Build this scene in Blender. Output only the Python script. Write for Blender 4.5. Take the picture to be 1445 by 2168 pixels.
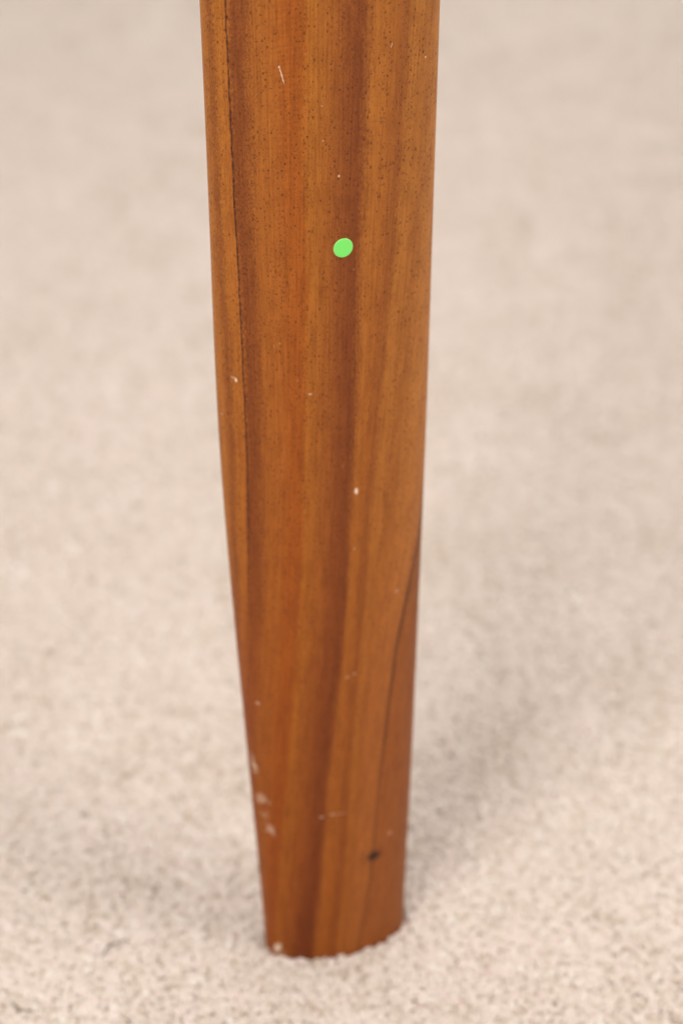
import bpy, math, random
import numpy as np
from mathutils import Vector, noise as mnoise

random.seed(7)
rng = np.random.default_rng(11)
scene = bpy.context.scene
for o in list(bpy.data.objects):
    bpy.data.objects.remove(o)

# ------------------------------------------------------------------ camera
cam_data = bpy.data.cameras.new("camera")
cam = bpy.data.objects.new("camera", cam_data)
scene.collection.objects.link(cam)
cam.location = (0.00277, -0.69158, 0.57594)
cam.rotation_euler = (math.radians(60.0), 0.0, 0.0)
cam_data.sensor_fit = 'VERTICAL'
cam_data.sensor_height = 36.0
cam_data.sensor_width = 24.0
cam_data.lens = 85.0
cam_data.clip_start = 0.02
cam_data.clip_end = 100.0
cam_data.dof.use_dof = True
cam_data.dof.focus_distance = 0.712
cam_data.dof.aperture_fstop = 7.5
cam_data.dof.aperture_blades = 0
scene.camera = cam

# ------------------------------------------------------------------ light
world = bpy.data.worlds.new("World")
scene.world = world
world.use_nodes = True
bg = world.node_tree.nodes["Background"]
bg.inputs[0].default_value = (1.0, 0.985, 0.97, 1)
bg.inputs[1].default_value = 0.29


def area_lamp(name, loc, target, size, power, color):
    d = bpy.data.lights.new(name, 'AREA')
    d.shape = 'SQUARE'
    d.size = size
    d.energy = power
    d.color = color
    o = bpy.data.objects.new(name, d)
    scene.collection.objects.link(o)
    o.location = loc
    o.rotation_euler = (Vector(target) - Vector(loc)).to_track_quat('-Z', 'Y').to_euler()
    return o


area_lamp("softbox_right", (1.35, -0.52, 1.25), (0, 0.05, 0.1), 0.85, 13.0, (1.0, 0.97, 0.945))
area_lamp("softbox_front", (-0.66, -1.26, 1.42), (0, 0.05, 0.1), 0.75, 20.8, (1.0, 0.97, 0.945))
area_lamp("ceiling_bounce", (0.15, 0.25, 2.3), (0.15, 0.25, 0.0), 2.2, 36.5, (1.0, 0.98, 0.965))  # area lamp standing in for light bounced off an unseen ceiling

scene.view_settings.view_transform = 'Standard'
scene.view_settings.look = 'None'
scene.view_settings.exposure = 0.0
scene.view_settings.gamma = 1.0
scene.view_settings.use_curve_mapping = False
scene.render.engine = 'CYCLES'
scene.cycles.use_denoising = True
scene.cycles.max_bounces = 5
scene.cycles.diffuse_bounces = 3
scene.cycles.glossy_bounces = 2
scene.cycles.use_adaptive_sampling = True
scene.cycles.adaptive_threshold = 0.015


# ------------------------------------------------------------------ helpers
def srgb(r, g, b, k=1.0):
    f = lambda c: (c / 255 / 12.92 if c / 255 <= 0.04045 else ((c / 255 + 0.055) / 1.055) ** 2.4)
    return (f(r) * k, f(g) * k, f(b) * k, 1.0)


class Tree:
    """small expression helper on top of a node tree"""

    def __init__(self, mat):
        mat.use_nodes = True
        self.t = mat.node_tree
        self.n = self.t.nodes
        self.bsdf = self.n["Principled BSDF"]

    def node(self, kind, **kw):
        nd = self.n.new(kind)
        for k, v in kw.items():
            setattr(nd, k, v)
        return nd

    def put(self, sock, val):
        if isinstance(val, bpy.types.NodeSocket):
            self.t.links.new(val, sock)
        else:
            sock.default_value = val

    def math(self, op, a, b=0.0, c=0.0, clamp=False):
        nd = self.node("ShaderNodeMath", operation=op, use_clamp=clamp)
        self.put(nd.inputs[0], a)
        self.put(nd.inputs[1], b)
        self.put(nd.inputs[2], c)
        return nd.outputs[0]

    def uv(self, name):
        nd = self.node("ShaderNodeUVMap")
        nd.uv_map = name
        return nd.outputs[0]

    def sep(self, v):
        nd = self.node("ShaderNodeSeparateXYZ")
        self.put(nd.inputs[0], v)
        return nd.outputs[0], nd.outputs[1], nd.outputs[2]

    def comb(self, x, y, z=0.0):
        nd = self.node("ShaderNodeCombineXYZ")
        for i, a in enumerate((x, y, z)):
            self.put(nd.inputs[i], a)
        return nd.outputs[0]

    def noise(self, v, scale=1.0, detail=2.0, rough=0.5, dim='3D', dist=0.0):
        nd = self.node("ShaderNodeTexNoise", noise_dimensions=dim)
        self.put(nd.inputs["Vector"], v)
        nd.inputs["Scale"].default_value = scale
        nd.inputs["Detail"].default_value = detail
        nd.inputs["Roughness"].default_value = rough
        nd.inputs["Distortion"].default_value = dist
        return nd.outputs[0]

    def voro(self, v, scale=1.0, rand=1.0):
        nd = self.node("ShaderNodeTexVoronoi", voronoi_dimensions='2D', feature='F1')
        self.put(nd.inputs["Vector"], v)
        nd.inputs["Scale"].default_value = scale
        nd.inputs["Randomness"].default_value = rand
        return nd.outputs["Distance"], nd.outputs["Color"]

    def rng(self, v, a, b, c=0.0, d=1.0, smooth=True):
        nd = self.node("ShaderNodeMapRange")
        nd.interpolation_type = 'SMOOTHSTEP' if smooth else 'LINEAR'
        self.put(nd.inputs[0], v)
        for i, q in enumerate((a, b, c, d)):
            self.put(nd.inputs[i + 1], q)
        return nd.outputs[0]

    def mix(self, f, a, b, mode='MIX'):
        nd = self.node("ShaderNodeMix", data_type='RGBA', blend_type=mode)
        self.put(nd.inputs[0], f)
        self.put(nd.inputs[6], a)
        self.put(nd.inputs[7], b)
        return nd.outputs[2]

    def ramp(self, f, stops, interp='LINEAR'):
        nd = self.node("ShaderNodeValToRGB")
        r = nd.color_ramp
        r.interpolation = interp
        while len(r.elements) > 1:
            r.elements.remove(r.elements[-1])
        r.elements[0].position = stops[0][0]
        r.elements[0].color = stops[0][1]
        for p, c in stops[1:]:
            e = r.elements.new(p)
            e.color = c
        self.put(nd.inputs[0], f)
        return nd.outputs[0]

    def mapping(self, v, loc, rot, scale):
        nd = self.node("ShaderNodeMapping", vector_type='TEXTURE')
        self.put(nd.inputs[0], v)
        nd.inputs[1].default_value = loc
        nd.inputs[2].default_value = rot
        nd.inputs[3].default_value = scale
        return nd.outputs[0]

    def length(self, v):
        nd = self.node("ShaderNodeVectorMath", operation='LENGTH')
        self.put(nd.inputs[0], v)
        return nd.outputs[1]

    def vadd(self, a, b):
        nd = self.node("ShaderNodeVectorMath", operation='ADD')
        self.put(nd.inputs[0], a)
        self.put(nd.inputs[1], b)
        return nd.outputs[0]

    def vscale(self, a, s):
        nd = self.node("ShaderNodeVectorMath", operation='SCALE')
        self.put(nd.inputs[0], a)
        nd.inputs[3].default_value = s
        return nd.outputs[0]

    def bump(self, h, strength, dist):
        nd = self.node("ShaderNodeBump")
        nd.inputs["Strength"].default_value = strength
        nd.inputs["Distance"].default_value = dist
        self.put(nd.inputs["Height"], h)
        return nd.outputs[0]


# ------------------------------------------------------------------ the leg's shape
A0, B0, PH = 0.026387, 0.014021, math.radians(18.82)     # oval section at the foot
LEG_TOP = 0.70
Z_KEY = [-0.004, 0.032, 0.067, 0.103, 0.139, 0.174, 0.210, 0.246, 0.282, 0.317, 0.353, 0.389, 0.46, 0.70]
S_KEY = [0.990, 1.044, 1.108, 1.1675, 1.2245, 1.2775, 1.3195, 1.342, 1.355, 1.371, 1.390, 1.409, 1.445, 1.545]
X_KEY = [0.33, -0.12, -0.66, -1.34, -2.03, -2.62, -3.02, -3.13, -3.09, -3.08, -3.14, -3.20, -3.30, -3.5]


def smooth_interp(z, K, V):
    K = np.array(K); V = np.array(V); z = np.asarray(z, float)
    m = np.gradient(V, K)
    i = np.clip(np.searchsorted(K, z) - 1, 0, len(K) - 2)
    h = K[i + 1] - K[i]
    t = (z - K[i]) / h
    return ((2 * t**3 - 3 * t**2 + 1) * V[i] + (t**3 - 2 * t**2 + t) * h * m[i]
            + (-2 * t**3 + 3 * t**2) * V[i + 1] + (t**3 - t**2) * h * m[i + 1])


def leg_scale(z):
    return smooth_interp(z, Z_KEY, S_KEY)


def leg_shift(z):
    return smooth_interp(z, Z_KEY, X_KEY) * 0.001


NTH = 1440
_t = np.linspace(0, 2 * np.pi, NTH, endpoint=False)
_ex = A0 * np.cos(_t) * math.cos(PH) - B0 * np.sin(_t) * math.sin(PH)
_ey = A0 * np.cos(_t) * math.sin(PH) + B0 * np.sin(_t) * math.cos(PH)
_o = (int(np.argmax(_ey)) + np.arange(NTH + 1)) % NTH
_ex, _ey = _ex[_o], _ey[_o]
_s = np.concatenate([[0], np.cumsum(np.hypot(np.diff(_ex), np.diff(_ey)))])
_s = (_s - _s[int(np.argmin(_ey))]) * 1000.0             # girth in mm, 0 at the front, + to the right
S_MIN, S_MAX = _s[0], _s[-1]


def section(s):
    return np.interp(s, _s, _ex), np.interp(s, _s, _ey)


def on_leg(s, z, lift=0.0):
    """point on the leg's surface at girth s (mm) and height z (m), lifted along its normal"""
    x, y = section(s)
    x2, y2 = section(np.asarray(s) + 0.05)
    x1, y1 = section(np.asarray(s) - 0.05)
    tx, ty = x2 - x1, y2 - y1
    l = np.hypot(tx, ty)
    nx, ny = ty / l, -tx / l
    k = leg_scale(z)
    return np.stack([leg_shift(z) + k * x + nx * lift, k * y + ny * lift, np.asarray(z) + 0 * x], -1)


# how the grain runs over the surface: four growth lines, (girth, height)
GRAIN = [
    (-9.0, [(-22, 0.05), (-17.5, 0.095), (-14.3, 0.117), (-11.3, 0.147), (-10.0, 0.166), (-8.5, 0.202), (-8.5, 0.228),
            (-8.8, 0.260), (-9.6, 0.299), (-9.85, 0.336), (-9.97, 0.357)]),
    (6.5, [(-12.8, 0.002), (-6.8, 0.049), (-2.4, 0.091), (0.9, 0.130), (3.3, 0.158), (5.4, 0.203), (6.1, 0.237),
           (6.55, 0.276), (6.8, 0.315), (7.4, 0.358)]),
    (18.2, [(1.0, 0.0016), (3.2, 0.017), (5.5, 0.0385), (7.3, 0.0596), (9.6, 0.086), (12.1, 0.115), (14.1, 0.138),
            (16.1, 0.165), (16.9, 0.200), (17.8, 0.218), (18.2, 0.243), (18.3, 0.273), (19.0, 0.298), (19.35, 0.327),
            (19.7, 0.356)]),
    (28.4, [(11.3, 0.002), (14.8, 0.047), (16.6, 0.078), (19.0, 0.117), (21.1, 0.155), (22.9, 0.19), (24.7, 0.2155),
            (26.6, 0.245), (28.4, 0.27), (29.5, 0.2915), (31.2, 0.331), (32.4, 0.353)]),
    (47.0, [(18.3, 0.0016), (20.2, 0.011), (22.5, 0.023), (24.3, 0.042), (25.3, 0.065), (26.9, 0.084), (28.3, 0.100),
            (29.5, 0.113), (31.3, 0.125), (33.4, 0.140), (36.6, 0.153), (40.0, 0.163), (42.3, 0.1745), (46.0, 0.20),
            (52.0, 0.27), (56.0, 0.356)]),
]


def grain_of(s, z):
    """grain coordinate for every girth of one ring"""
    xs, gs = [], []
    for g, pts in GRAIN:
        p = np.array(pts)
        zz = np.linspace(z - 0.012, z + 0.012, 5)
        xs.append(float(np.mean(np.interp(zz, p[:, 1], p[:, 0]))))
        gs.append(g)
    xs, gs = np.array(xs), np.array(gs)
    g = np.interp(s, xs, gs)
    g = np.where(s < xs[0], gs[0] + (s - xs[0]), g)
    g = np.where(s > xs[-1], gs[-1] + (s - xs[-1]), g)
    return g


# ------------------------------------------------------------------ carpet
def pile_height(x, y):
    return 0.0004 * mnoise.noise(Vector((x * 22, y * 22, 0))) + 0.0006 * mnoise.noise(Vector((x * 7, y * 7, 4)))


def pile_halfwidth(y):
    return 0.24 + 0.30 * np.clip(y + 0.15, 0, 2)


def carpet_material(name, tufted):
    m = bpy.data.materials.new(name)
    T = Tree(m)
    if tufted:
        at = T.node("ShaderNodeAttribute", attribute_name="tint", attribute_type='INSTANCER')
        oc = T.node("ShaderNodeTexCoord")
        col = T.ramp(at.outputs["Fac"], [(0.0, srgb(204, 186, 168)), (0.18, srgb(214, 200, 184)), (0.45, srgb(226, 211, 199)),
                                         (0.7, srgb(230, 217, 206)), (0.88, srgb(231, 213, 203)), (1.0, srgb(238, 230, 218))])
        fib = T.noise(oc.outputs["Object"], 2600.0, 2.0)
        col = T.mix(T.rng(fib, 0.3, 0.7, 0.0, 0.18), col, srgb(196, 178, 160))
    else:
        g = T.node("ShaderNodeNewGeometry")
        v, c = T.voro(g.outputs["Position"], 480.0)
        n = T.noise(g.outputs["Position"], 300.0, 3.0)
        col = T.mix(T.rng(v, 0.2, 0.8), srgb(226, 206, 193), srgb(218, 194, 179))
        col = T.mix(T.rng(n, 0.35, 0.65, 0.0, 0.35), col, srgb(204, 186, 168))
        h = T.math('MULTIPLY_ADD', v, -1.0, T.math('MULTIPLY', n, 0.6))
        T.put(T.bsdf.inputs["Normal"], T.bump(h, 0.5, 0.0010))
    T.put(T.bsdf.inputs["Base Color"], col)
    T.bsdf.inputs["Roughness"].default_value = 0.95
    T.bsdf.inputs["Specular IOR Level"].default_value = 0.15
    T.bsdf.inputs["Sheen Weight"].default_value = 0.15
    T.bsdf.inputs["Sheen Roughness"].default_value = 0.6
    return m


mat_backing = carpet_material("carpet_backing", False)
mat_pile = carpet_material("carpet_yarn", True)

# the sheet the pile is tufted into; past the tufted patch it rises to pile height
xs = np.concatenate([[-6, -3, -1.5], np.linspace(-1.0, 1.0, 81), [1.5, 3, 6]])
ys = np.concatenate([[-5, -2.5, -1.2], np.linspace(-0.7, 2.0, 109), [3, 5, 8]])
vs, fs = [], []
for y in ys:
    for x in xs:
        d = max(abs(x) - float(pile_halfwidth(y)), -0.30 - y, y - 1.55)
        k = min(max((d + 0.03) / 0.05, 0), 1)
        vs.append((x, y, -0.0020 + 0.0016 * k * k * (3 - 2 * k)))
nx = len(xs)
for j in range(len(ys) - 1):
    for i in range(nx - 1):
        a = j * nx + i
        fs.append((a, a + 1, a + nx + 1, a + nx))
me = bpy.data.meshes.new("carpet")
me.from_pydata(vs, [], fs)
for p in me.polygons:
    p.use_smooth = True
me.materials.append(mat_backing)
carpet = bpy.data.objects.new("carpet", me)
scene.collection.objects.link(carpet)
carpet["kind"] = "structure"


# one tuft: a bunch of bent, tapering plies of yarn that splay at the cut end
def tuft_mesh(name, seed):
    r = random.Random(seed)
    V, Fc = [], []
    n_ply = 13
    for k in range(n_ply):
        a = k / n_ply * 2 * math.pi + r.uniform(-0.5, 0.5)
        rad0 = r.uniform(0.05, 0.75)
        splay = r.uniform(0.25, 1.35)
        h = r.uniform(5.45, 6.4)
        tw = r.uniform(0.5, 1.6)
        wob = r.uniform(-0.3, 0.3)
        base = len(V)
        segs = [(0.45, 0.26), (0.75, 0.62), (0.93, 0.92), (1.0, 1.0)]
        for q, (t, u) in enumerate(segs):
            ang = a + tw * t
            rr = rad0 + splay * u * u
            c = (math.cos(ang) * rr + wob * u, math.sin(ang) * rr - wob * u, h * t - 0.35 * u * splay)
            w = (0.44, 0.54, 0.52, 0.32)[q]
            for e in range(5):
                b = e / 5 * 2 * math.pi
                V.append(((c[0] + math.cos(b) * w) * 0.001, (c[1] + math.sin(b) * w) * 0.001, (c[2] - 6.0) * 0.001))
        for q in range(len(segs) - 1):
            for e in range(5):
                i0 = base + q * 5 + e
                i1 = base + q * 5 + (e + 1) % 5
                Fc.append((i0, i1, i1 + 5, i0 + 5))
        Fc.append(tuple(base + (len(segs) - 1) * 5 + e for e in range(5)))
    m = bpy.data.meshes.new(name)
    m.from_pydata(V, [], Fc)
    for p in m.polygons:
        p.use_smooth = True
    m.materials.append(mat_pile)
    return m


tuft_objs = [bpy.data.objects.new("tuft", tuft_mesh("tuft", 100 + k)) for k in range(6)]

# where the tufts stand: jittered rows, wider apart far behind the leg
P, ROT, SC, TINT, IDX = [], [], [], [], []
y = -0.30
ax_, ay_ = None, None
cosp, sinp = math.cos(PH), math.sin(PH)
while y < 1.55:
    sp = 0.00235 + 0.0009 * min(max((y - 0.30) / 0.8, 0), 1)
    hw = float(pile_halfwidth(y))
    n = int(2 * hw / sp)
    x = -hw + (np.arange(n) + rng.uniform(-0.42, 0.42, n)) * sp
    yy = y + rng.uniform(-0.42, 0.42, n) * sp
    # clear of the foot
    lx = (x - 0.0003) * cosp + yy * sinp
    ly = -(x - 0.0003) * sinp + yy * cosp
    out = (lx / (A0 * 0.992 + 0.0009))**2 + (ly / (B0 * 0.992 + 0.0009))**2 > 1.0
    x, yy = x[out], yy[out]
    lx, ly = lx[out], ly[out]
    for i in range(len(x)):
        px, py = float(x[i]), float(yy[i])
        nap = mnoise.noise(Vector((px * 9, py * 9, 2.0)))
        nap2 = mnoise.noise(Vector((px * 9, py * 9, 9.0)))
        clump = mnoise.noise(Vector((px * 150, py * 150, 5.0)))
        near = (lx[i] / (A0 + 0.0042))**2 + (ly[i] / (B0 + 0.0042))**2 < 1.0      # pressed flat beside the foot
        P.append((px, py, pile_height(px, py) + (0.0001 if near else 0.0006) * clump))
        ROT.append((0.40 * nap + random.gauss(0, 0.10 if near else 0.24), 0.40 * nap2 + random.gauss(0, 0.10 if near else 0.24), random.uniform(0, 6.283)))
        SC.append((sp / 0.0025) * (random.uniform(0.85, 0.95) if near else random.uniform(0.95, 1.25)))
        patch = mnoise.noise(Vector((px * 34, py * 34, 7.0))) + 0.8 * mnoise.noise(Vector((px * 13, py * 13, 3.0)))
        TINT.append(min(max(0.50 + 0.21 * random.gauss(0, 1) + 0.22 * clump + 0.18 * patch, 0), 1))
        IDX.append(random.randrange(6))
    y += sp

pm = bpy.data.meshes.new("carpet_pile")
pm.from_pydata(P, [], [])
for nm, typ, arr in (("rot", 'FLOAT_VECTOR', ROT), ("sc", 'FLOAT', SC), ("tint", 'FLOAT', TINT), ("idx", 'INT', IDX)):
    at = pm.attributes.new(nm, typ, 'POINT')
    at.data.foreach_set("vector" if typ == 'FLOAT_VECTOR' else "value",
                        np.array(arr, dtype=np.int32 if typ == 'INT' else np.float32).ravel())
pm.materials.append(mat_pile)
pile = bpy.data.objects.new("carpet_pile", pm)
scene.collection.objects.link(pile)
pile["kind"] = "stuff"
pile["label"] = "short beige cut pile of the carpet around the leg"
pile["category"] = "carpet pile"

ng = bpy.data.node_groups.new("pile_tufts", 'GeometryNodeTree')
ng.interface.new_socket("Geometry", in_out='INPUT', socket_type='NodeSocketGeometry')
ng.interface.new_socket("Geometry", in_out='OUTPUT', socket_type='NodeSocketGeometry')
gi = ng.nodes.new("NodeGroupInput")
go = ng.nodes.new("NodeGroupOutput")
join = ng.nodes.new("GeometryNodeGeometryToInstance")
for t in tuft_objs:
    oi = ng.nodes.new("GeometryNodeObjectInfo")
    oi.inputs["Object"].default_value = t
    ng.links.new(oi.outputs["Geometry"], join.inputs[0])


def named(nm, typ):
    nd = ng.nodes.new("GeometryNodeInputNamedAttribute")
    nd.data_type = typ
    nd.inputs["Name"].default_value = nm
    return nd.outputs["Attribute"]


iop = ng.nodes.new("GeometryNodeInstanceOnPoints")
iop.inputs["Pick Instance"].default_value = True
ng.links.new(gi.outputs[0], iop.inputs["Points"])
ng.links.new(join.outputs[0], iop.inputs["Instance"])
ng.links.new(named("idx", 'INT'), iop.inputs["Instance Index"])
e2r = ng.nodes.new("FunctionNodeEulerToRotation")
ng.links.new(named("rot", 'FLOAT_VECTOR'), e2r.inputs[0])
ng.links.new(e2r.outputs[0], iop.inputs["Rotation"])
ng.links.new(named("sc", 'FLOAT'), iop.inputs["Scale"])
ng.links.new(iop.outputs[0], go.inputs[0])
md = pile.modifiers.new("tufts", 'NODES')
md.node_group = ng


# ------------------------------------------------------------------ wood
def wood_material():
    m = bpy.data.materials.new("oiled_wood")
    T = Tree(m)
    uv = T.uv("grain")
    g, z, _ = T.sep(uv)                                   # grain coordinate, height (both about mm)
    sf = T.uv("surface")
    s, _, _ = T.sep(sf)
    # wander of the growth bands
    w1 = T.noise(T.comb(T.math('MULTIPLY', g, 0.12), T.math('MULTIPLY', z, 0.018)), 1.0, 2.0, 0.5, '2D')
    w2 = T.noise(T.comb(T.math('MULTIPLY', g, 0.8), T.math('MULTIPLY', z, 0.10), 3.0), 1.0, 3.0, 0.6, '3D')
    gw = T.math('ADD', g, T.math('MULTIPLY_ADD', w1, 2.4, -1.2))
    gw = T.math('ADD', gw, T.math('MULTIPLY_ADD', w2, 1.7, -0.85))
    K = 0.97
    stops = [(-24, (194, 118, 54)), (-17, (190, 114, 50)), (-14, (168, 94, 40)), (-12.2, (184, 108, 46)), (-9.4, (176, 100, 43)),  # left-edge browns lightened in colour to stand in for light on that side
             (-8.6, (140, 72, 34)), (-6.2, (146, 77, 35)), (-3.6, (168, 94, 39)), (0, (170, 94, 38)), (3, (165, 85, 28)),
             (5.7, (161, 83, 28)), (6.3, (172, 98, 37)), (8, (168, 96, 38)), (11, (157, 86, 36)), (14, (141, 73, 33)),
             (17.3, (127, 63, 29)), (18.7, (150, 82, 38)), (20, (171, 99, 43)), (23, (166, 94, 40)), (26.5, (150, 82, 38)),
             (29, (174, 104, 48)), (33, (166, 97, 46)), (36.5, (186, 115, 58)), (44, (190, 120, 66)), (46.6, (172, 103, 52)),  # pale stops paint the hazy sheen along the upper right edge
             (48, (150, 86, 36)), (56, (128, 72, 32))]  # brown wood past the dark line, deepened to paint shade at lower right
    mt = T.noise(T.comb(T.math('MULTIPLY', g, 1.7), T.math('MULTIPLY', z, 0.55), 5.0), 1.0, 3.0, 0.7)
    gw = T.math('ADD', gw, T.math('MULTIPLY', T.math('SUBTRACT', mt, 0.5), T.rng(z, 60.0, 220.0, 1.0, 5.0)))
    lo, hi = -26.0, 60.0
    f = T.math('DIVIDE', T.math('SUBTRACT', gw, lo), hi - lo)
    col = T.ramp(f, [((a - lo) / (hi - lo), (srgb(*c)[0] * K, srgb(*c)[1] * K * 1.10, srgb(*c)[2] * K * 0.85, 1)) for a, c in stops])
    fade = T.math('MULTIPLY', T.rng(z, 105.0, 185.0, 0.7, 0.0), T.rng(gw, -5.5, -3.5, 1.0, 0.0))
    col = T.mix(fade, col, srgb(164, 90, 36, K))
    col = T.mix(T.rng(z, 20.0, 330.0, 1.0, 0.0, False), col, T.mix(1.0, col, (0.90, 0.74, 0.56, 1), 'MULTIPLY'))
    col = T.mix(T.math('MULTIPLY', T.rng(z, 90.0, 230.0, 0.75, 0.0), T.rng(gw, 31.0, 36.0)), col, srgb(163, 91, 38, K))
    # fine fibre streaks along the grain
    st1 = T.noise(T.comb(T.math('MULTIPLY', g, 2.2), T.math('MULTIPLY', z, 0.035)), 1.0, 3.0, 0.6, '2D')
    st2 = T.noise(T.comb(T.math('MULTIPLY', g, 6.0), T.math('MULTIPLY', z, 0.16)), 1.0, 2.0, 0.6, '2D')
    col = T.mix(1.0, col, T.ramp(st1, [(0.28, (0.80, 0.76, 0.72, 1)), (0.5, (1, 1, 1, 1)), (0.75, (1.14, 1.17, 1.2, 1))]), 'MULTIPLY')
    col = T.mix(1.0, col, T.ramp(st2, [(0.25, (0.91, 0.89, 0.87, 1)), (0.5, (1, 1, 1, 1)), (0.8, (1.08, 1.1, 1.12, 1))]), 'MULTIPLY')
    # blotches
    bl = T.noise(T.comb(T.math('MULTIPLY', g, 0.35), T.math('MULTIPLY', z, 0.11), 8.0), 1.0, 4.0, 0.6)
    col = T.mix(1.0, col, T.ramp(bl, [(0.3, (0.85, 0.80, 0.76, 1)), (0.55, (1, 1, 1, 1)), (0.8, (1.06, 1.06, 1.06, 1))]), 'MULTIPLY')
    # rippled fibre in the orange stripe
    wv = T.node("ShaderNodeTexWave", wave_type='BANDS', bands_direction='DIAGONAL')
    T.put(wv.inputs["Vector"], T.comb(T.math('MULTIPLY', g, -0.25), T.math('MULTIPLY', z, 0.9)))
    wv.inputs["Scale"].default_value = 0.34
    wv.inputs["Distortion"].default_value = 6.0
    wv.inputs["Detail"].default_value = 2.0
    wv.inputs["Detail Scale"].default_value = 1.4
    rip_mask = T.math('MULTIPLY', T.rng(T.math('ABSOLUTE', T.math('SUBTRACT', g, 2.2)), 1.0, 4.5, 1.0, 0.0), T.rng(z, 255.0, 330.0))
    rip = T.math('MULTIPLY', wv.outputs["Fac"], rip_mask)
    col = T.mix(T.math('MULTIPLY', rip, 0.26), col, srgb(140, 66, 18, K))
    # open pores: two sizes of short dark dashes
    dens = T.noise(T.comb(T.math('MULTIPLY', g, 0.65), T.math('MULTIPLY', z, 0.016), 21.0), 1.0, 3.0, 0.5)

    jn = T.noise(T.comb(g, z, 31.0), 2.4, 1.0, 0.5)
    jm = T.noise(T.comb(g, z, 77.0), 1.7, 1.0, 0.5)
    gj = T.math('ADD', g, T.math('MULTIPLY_ADD', jn, 0.7, -0.35))
    zj = T.math('ADD', z, T.math('MULTIPLY_ADD', jm, 1.6, -0.8))

    def pores(gx, zx, off, r0, r1, keep0, keep1):
        v, c = T.voro(T.comb(T.math('MULTIPLY_ADD', gj, gx, off), T.math('MULTIPLY', zj, zx)))
        cr, cg, _ = T.sep(c)
        size = T.rng(cg, 0.0, 1.0, r0, r1, False)
        dot = T.rng(T.math('SUBTRACT', v, size), -0.07, 0.06, 1.0, 0.0)
        thr = T.rng(dens, 0.30, 0.70, keep0, keep1)
        return T.math('MULTIPLY', dot, T.math('LESS_THAN', cr, thr)), cg

    p1, c1 = pores(1.1, 0.50, 0.0, 0.09, 0.21, 0.10, 0.80)
    p2, c2 = pores(2.4, 0.85, 17.3, 0.13, 0.29, 0.35, 1.0)
    col = T.mix(T.math('MULTIPLY', p2, 0.50), col, srgb(104, 50, 22))
    col = T.mix(T.math('MULTIPLY', p1, 0.70), col, srgb(84, 40, 20))
    # darker, broken flecks inside the brown streaks
    fl = T.noise(T.comb(T.math('MULTIPLY', g, 2.6), T.math('MULTIPLY', z, 1.1), 63.0), 1.0, 3.0, 0.65)
    za = T.rng(T.math('ABSOLUTE', T.math('ADD', g, 6.6)), 1.6, 3.2, 1.0, 0.0)
    zb = T.rng(T.math('ABSOLUTE', T.math('ADD', g, 13.2)), 0.8, 2.6, 0.9, 0.0)
    zd = T.rng(T.math('ABSOLUTE', T.math('SUBTRACT', g, 15.5)), 1.5, 4.5, 0.6, 0.0)
    fz = T.math('MULTIPLY', T.math('MAXIMUM', T.math('MAXIMUM', za, zb), zd), T.rng(z, 110.0, 200.0))
    col = T.mix(T.math('MULTIPLY', T.rng(fl, 0.48, 0.66, 0.0, 0.62), fz), col, srgb(92, 42, 22))
    # pale specks (filled pores)
    p3, c3 = pores(0.7, 0.5, 44.0, 0.06, 0.12, 0.0, 0.03)
    col = T.mix(T.math('MULTIPLY', p3, 0.45), col, srgb(222, 160, 96))

    # the dark growth line on the left, a chain of pores
    wl = T.noise(T.comb(0.0, T.math('MULTIPLY', z, 0.09), 2.0), 1.0, 3.0, 0.6)
    gl = T.math('ADD', g, T.math('MULTIPLY_ADD', wl, 0.9, -0.45))
    chain = T.noise(T.comb(1.0, T.math('MULTIPLY', z, 0.42), 6.0), 1.0, 2.0, 0.6)
    wid = T.rng(chain, 0.35, 0.65, 0.04, 0.20)
    l1 = T.rng(T.math('SUBTRACT', T.math('ABSOLUTE', T.math('ADD', gl, 9.2)), wid), -0.05, 0.18, 1.0, 0.0)
    l1 = T.math('MULTIPLY', l1, T.rng(z, 95.0, 185.0, 0.0, 0.85))
    col = T.mix(l1, col, srgb(58, 30, 22))
    # a second faint streak left of it
    l1b = T.rng(T.math('ABSOLUTE', T.math('ADD', gw, 13.6)), 0.2, 1.3, 0.35, 0.0)
    col = T.mix(l1b, col, srgb(124, 66, 34))
    # the ink-like line running down the right side to the knot
    wr = T.noise(T.comb(0.0, T.math('MULTIPLY', z, 0.05), 12.0), 1.0, 2.0, 0.5)
    gr = T.math('ADD', g, T.math('MULTIPLY_ADD', wr, 1.2, -0.6))
    dl = T.math('ABSOLUTE', T.math('SUBTRACT', gr, 47.0))
    l5 = T.rng(dl, 0.10, 1.45, 1.0, 0.0)
    l5 = T.math('MULTIPLY', l5, T.rng(z, 55.0, 150.0, 0.38, 0.72))
    col = T.mix(l5, col, srgb(62, 38, 26))
    # darker heart streak that opens out at the foot
    fd = T.length(T.mapping(uv, (15.5, 12.0, 0), (0, 0, 0.0), (3.6, 22.0, 1)))
    col = T.mix(T.rng(T.math('ADD', fd, T.math('MULTIPLY_ADD', bl, 0.9, -0.45)), 0.30, 1.35, 0.50, 0.0), col, srgb(108, 48, 18))
    # knot
    wob = T.noise(sf, 0.9, 2.0, 0.6, '2D')
    sfd = T.vadd(sf, T.comb(T.math('MULTIPLY_ADD', wob, 1.2, -0.6), T.math('MULTIPLY_ADD', wob, -1.0, 0.5)))
    kd = T.length(T.mapping(sfd, (24.55, 41.4, 0), (0, 0, 0), (2.5, 1.9, 1)))
    knot = T.rng(kd, 0.70, 1.15, 1.0, 0.0)
    col = T.mix(knot, col, srgb(26, 22, 20))
    halo = T.rng(kd, 0.9, 2.6, 0.35, 0.0)
    col = T.mix(halo, col, srgb(104, 56, 30))

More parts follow.
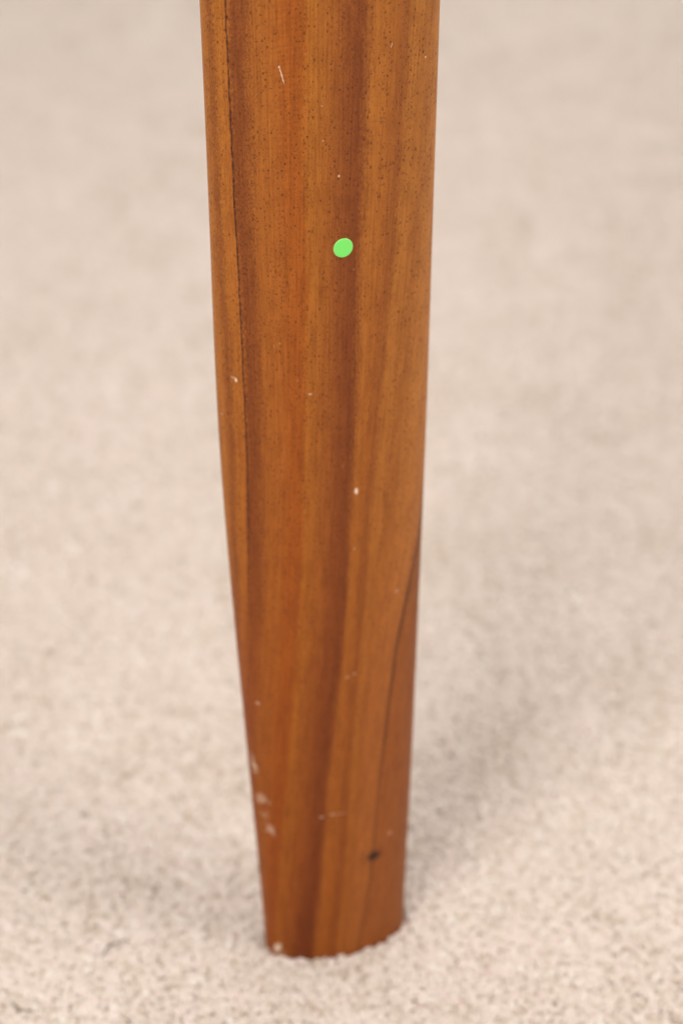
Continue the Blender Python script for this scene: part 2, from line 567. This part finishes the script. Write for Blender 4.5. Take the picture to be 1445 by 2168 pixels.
    # nicks, scuffs and the scratch: (girth, height, half width, half height, turn, strength)
    nicks = [(1.45, 335.2, 0.16, 3.1, 0.18, 0.75), (0.93, 337.8, 0.25, 0.5, 0.0, 0.8),
             (-10.8, 234.7, 0.42, 1.0, 0.0, 0.95), (-11.6, 235.3, 0.8, 0.5, 0.0, 0.3),
             (18.2, 193.4, 0.52, 1.4, 0.0, 1.0), (13.7, 302.7, 0.22, 0.6, 0.0, 0.8), (-11.0, 111.3, 0.75, 0.55, -0.3, 0.6),
             (-14.6, 82.9, 1.7, 2.6, 0.2, 0.60), (-15.8, 86.8, 1.2, 1.9, 0.4, 0.28), (-12.8, 69.6, 3.2, 2.1, 0.0, 0.34),
             (-12.4, 63.0, 2.2, 1.4, 0.3, 0.20), (-10.4, 57.2, 2.3, 2.6, 0.5, 0.34), (11.8, 64.3, 3.6, 0.22, 0.03, 0.32),
             (9.9, 64.6, 0.5, 0.5, 0.0, 0.5), (6.5, 63.8, 1.0, 0.35, 0.1, 0.5), (31.1, 48.5, 0.7, 0.8, 0.0, 0.45),
             (-11.3, 2.4, 1.5, 3.2, -0.5, 0.95), (-9.0, 0.6, 0.6, 1.6, 0.0, 0.3), (15.4, 121.4, 0.8, 0.32, 0.15, 0.45),
             (17.6, 122.3, 0.7, 0.3, 0.1, 0.35), (6.8, 230.8, 0.6, 0.45, 0.0, 0.40), (9.9, 325.3, 0.24, 0.26, 0.0, 0.5),
             (26.0, 340.8, 0.15, 0.9, -0.3, 0.6), (36.0, 334.0, 0.35, 0.5, 0.0, 0.5), (10.15, 314.3, 0.22, 0.3, 0.0, 0.5),
             (-16.0, 220.4, 0.4, 0.4, 0.0, 0.6), (-16.4, 13.2, 0.8, 1.1, 0.0, 0.35), (17.7, 171.8, 0.4, 0.4, 0.0, 0.4),
             (31.0, 150.0, 0.5, 1.0, -0.4, 0.3)]
    wob2 = T.noise(sf, 2.3, 2.0, 0.6, '2D')
    sfn = T.vadd(sf, T.comb(T.math('MULTIPLY_ADD', wob2, 0.5, -0.25), T.math('MULTIPLY_ADD', wob2, -0.8, 0.4)))
    wob3 = T.node('ShaderNodeTexNoise', noise_dimensions='2D')
    T.put(wob3.inputs['Vector'], sf)
    wob3.inputs['Scale'].default_value = 0.55
    wob3.inputs['Detail'].default_value = 4.0
    wx, wy, _ = T.sep(wob3.outputs['Color'])
    sfr = T.vadd(sf, T.comb(T.math('MULTIPLY_ADD', wx, 5.0, -2.5), T.math('MULTIPLY_ADD', wy, 7.0, -3.5)))
    tot = None
    for (ns, nz, hs, hz, rot, k) in nicks:
        d = T.length(T.mapping(sfr if (ns < -9 and 10 < nz < 100) else sfn, (ns, nz, 0), (0, 0, rot), (hs, hz, 1)))
        mk = T.rng(d, 0.45, 1.1, k, 0.0)
        tot = mk if tot is None else T.math('MAXIMUM', tot, mk)
    col = T.mix(tot, col, srgb(240, 214, 184))

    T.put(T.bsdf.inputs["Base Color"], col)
    rough = T.math('MULTIPLY_ADD', st2, 0.12, 0.48)
    rough = T.math('ADD', rough, T.math('MULTIPLY', T.math('MAXIMUM', p1, tot), 0.25))
    T.put(T.bsdf.inputs["Roughness"], rough)
    T.bsdf.inputs["Specular IOR Level"].default_value = 0.24
    h = T.math('MULTIPLY', st2, 0.10)
    h = T.math('SUBTRACT', h, T.math('MULTIPLY', p1, 0.9))
    h = T.math('SUBTRACT', h, T.math('MULTIPLY', p2, 0.4))
    h = T.math('SUBTRACT', h, T.math('MULTIPLY', l1, 0.6))
    h = T.math('SUBTRACT', h, T.math('MULTIPLY', knot, 1.2))
    h = T.math('ADD', h, T.math('MULTIPLY', rip, 0.3))
    T.put(T.bsdf.inputs["Normal"], T.bump(h, 0.5, 0.00012))
    return m


mat_wood = wood_material()

leg = bpy.data.objects.new("furniture_leg", None)
scene.collection.objects.link(leg)
leg.location = (0, 0, -0.0045)
leg.empty_display_size = 0.03
leg["label"] = "tapered orange-brown wooden furniture leg standing on beige carpet"
leg["category"] = "furniture leg"


def child(name, mesh, parent):
    o = bpy.data.objects.new(name, mesh)
    scene.collection.objects.link(o)
    o.parent = parent
    o.location = -Vector(leg.location)
    return o


NS = 288
ring_s = np.linspace(S_MIN, S_MAX, NS + 1)
ring_z = np.concatenate([[-0.0045, -0.0041, -0.0034, -0.0022, -0.0008], np.linspace(0.0015, 0.372, 150), np.linspace(0.38, LEG_TOP - 0.004, 50),
                         [LEG_TOP - 0.002, LEG_TOP - 0.0006, LEG_TOP]])
inset = {0: 0.0030, 1: 0.0020, 2: 0.0010, 3: 0.0003, len(ring_z) - 3: 0.0002, len(ring_z) - 2: 0.0008, len(ring_z) - 1: 0.002}
V, Fc, UG, US = [], [], [], []
for i, z in enumerate(ring_z):
    zc = max(z, -0.004)
    pts = on_leg(np.clip(ring_s, S_MIN + 0.06, S_MAX - 0.06) if False else ring_s, np.full(NS + 1, zc), -inset.get(i, 0.0))
    pts[:, 2] = z
    pts[-1] = pts[0] = 0.5 * (pts[0] + pts[-1])
    gg = grain_of(ring_s, z)
    for j in range(NS + 1):
        V.append(tuple(pts[j]))
        UG.append((gg[j], z * 1000))
        US.append((ring_s[j], z * 1000))
W = NS + 1
for i in range(len(ring_z) - 1):
    for j in range(NS):
        a = i * W + j
        Fc.append((a, a + 1, a + 1 + W, a + W))
Fc.append(tuple(range(NS - 1, -1, -1)))
t0 = (len(ring_z) - 1) * W
Fc.append(tuple(t0 + j for j in range(NS)))
me = bpy.data.meshes.new("shaft")
me.from_pydata(V, [], Fc)
for nm, arr in (("grain", UG), ("surface", US)):
    uvl = me.uv_layers.new(name=nm)
    li = np.empty(len(me.loops), dtype=np.int32)
    me.loops.foreach_get("vertex_index", li)
    uvl.data.foreach_set("uv", np.array(arr, dtype=np.float32)[li].ravel())
for p in me.polygons:
    p.use_smooth = len(p.vertices) == 4
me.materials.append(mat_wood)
shaft = child("shaft", me, leg)

# ------------------------------------------------------------------ sticker
mat_st = bpy.data.materials.new("green_paper")
T = Tree(mat_st)
oc = T.node("ShaderNodeTexCoord")
nz = T.noise(oc.outputs["Object"], 900.0, 3.0)
T.put(T.bsdf.inputs["Base Color"], T.mix(T.rng(nz, 0.3, 0.7, 0.0, 0.25), srgb(122, 234, 108), srgb(132, 231, 118)))
T.bsdf.inputs["Roughness"].default_value = 0.6
T.bsdf.inputs["Specular IOR Level"].default_value = 0.3
T.put(T.bsdf.inputs["Normal"], T.bump(nz, 0.15, 0.0001))
mat_rim = bpy.data.materials.new("cut_paper_edge")
T = Tree(mat_rim)
oc = T.node("ShaderNodeTexCoord")
nz = T.noise(oc.outputs["Object"], 2500.0, 2.0)
T.put(T.bsdf.inputs["Base Color"], T.mix(nz, srgb(140, 236, 118), srgb(176, 240, 150)))
T.bsdf.inputs["Roughness"].default_value = 0.8

SC_S, SC_Z = 14.72, 0.27925
kS = float(leg_scale(SC_Z))
V, Fc, mi = [], [], []
NR, NA = 5, 64


def st_pt(r, a, lift):
    # a dot of paper, very slightly oval, with a nibble out of its upper edge
    ra = 0.00309 * (1 + 0.012 * math.cos(2 * (a - 0.6))) * r
    da = (a - math.pi * 0.49 + math.pi) % (2 * math.pi) - math.pi
    ra *= 1 - 0.035 * math.exp(-(da / 0.05) ** 2) * r ** 8
    ra *= 1 + 0.02 * math.cos(a - 1.9)
    u, w = ra * math.cos(a), ra * math.sin(a)
    p = on_leg(np.array([SC_S + u * 1000 / kS]), np.array([SC_Z + w]), lift)[0]
    return tuple(p)


V.append(st_pt(0, 0, 0.00016))
prof = [(0.3, 0.00016), (0.6, 0.00016), (0.85, 0.00016), (0.955, 0.00016), (0.99, 0.00013), (1.0, 0.0000)]
for r, l in prof:
    for k in range(NA):
        V.append(st_pt(r, 2 * math.pi * k / NA, l))
for k in range(NA):
    Fc.append((0, 1 + k, 1 + (k + 1) % NA)); mi.append(0)
for q in range(len(prof) - 1):
    for k in range(NA):
        a = 1 + q * NA + k
        b = 1 + q * NA + (k + 1) % NA
        Fc.append((a, a + NA, b + NA, b)); mi.append(1 if q >= 3 else 0)
me = bpy.data.meshes.new("sticker")
me.from_pydata(V, [], Fc)
me.materials.append(mat_st)
me.materials.append(mat_rim)
for p, i in zip(me.polygons, mi):
    p.material_index = i
    p.use_smooth = True
st = child("sticker", me, leg)
st["label"] = "small round bright green paper sticker on the wooden leg"


# ------------------------------------------------------------------ stray fibres on the carpet
def fibre(name, pts, rad, color, label):
    V, Fc = [], []
    n = len(pts)
    for i, p in enumerate(pts):
        p = Vector(p)
        d = (Vector(pts[min(i + 1, n - 1)]) - Vector(pts[max(i - 1, 0)])).normalized()
        u = d.cross(Vector((0, 0, 1))).normalized()
        w = u.cross(d)
        r = rad * (0.5 if i in (0, n - 1) else 1.0)
        for e in range(6):
            a = e / 6 * 2 * math.pi
            V.append(tuple(p + u * math.cos(a) * r + w * math.sin(a) * r))
    for i in range(n - 1):
        for e in range(6):
            Fc.append((i * 6 + e, i * 6 + (e + 1) % 6, (i + 1) * 6 + (e + 1) % 6, (i + 1) * 6 + e))
    Fc.append(tuple(range(5, -1, -1)))
    Fc.append(tuple((n - 1) * 6 + e for e in range(6)))
    me = bpy.data.meshes.new(name)
    me.from_pydata(V, [], Fc)
    m = bpy.data.materials.new(name)
    T = Tree(m)
    oc = T.node("ShaderNodeTexCoord")
    T.put(T.bsdf.inputs["Base Color"], T.mix(T.noise(oc.outputs["Object"], 700.0), color, tuple(c * 0.7 for c in color[:3]) + (1,)))
    T.bsdf.inputs["Roughness"].default_value = 0.9
    me.materials.append(m)
    for p in me.polygons:
        p.use_smooth = True
    o = bpy.data.objects.new(name, me)
    scene.collection.objects.link(o)
    o["label"] = label
    o["category"] = "lint"
    return o


def arc_pts(p0, p1, bend, n=9):
    p0, p1 = Vector(p0), Vector(p1)
    d = p1 - p0
    side = Vector((-d.y, d.x, 0))
    return [tuple(p0 + d * (i / (n - 1)) + side * bend * math.sin(math.pi * i / (n - 1))) for i in range(n)]


fibre("lint_fibre", arc_pts((-0.0835, -0.0165, 0.0008), (-0.0758, -0.0075, 0.0011), 0.18), 0.00032, srgb(140, 134, 124),
      "short dark grey lint fibre lying on the carpet left of the leg")
fibre("lint_fibre", arc_pts((-0.1135, -0.0400, 0.0009), (-0.1045, -0.0455, 0.0009), -0.15), 0.00028, srgb(150, 138, 112),
      "olive lint fibre on the carpet in the lower left corner")
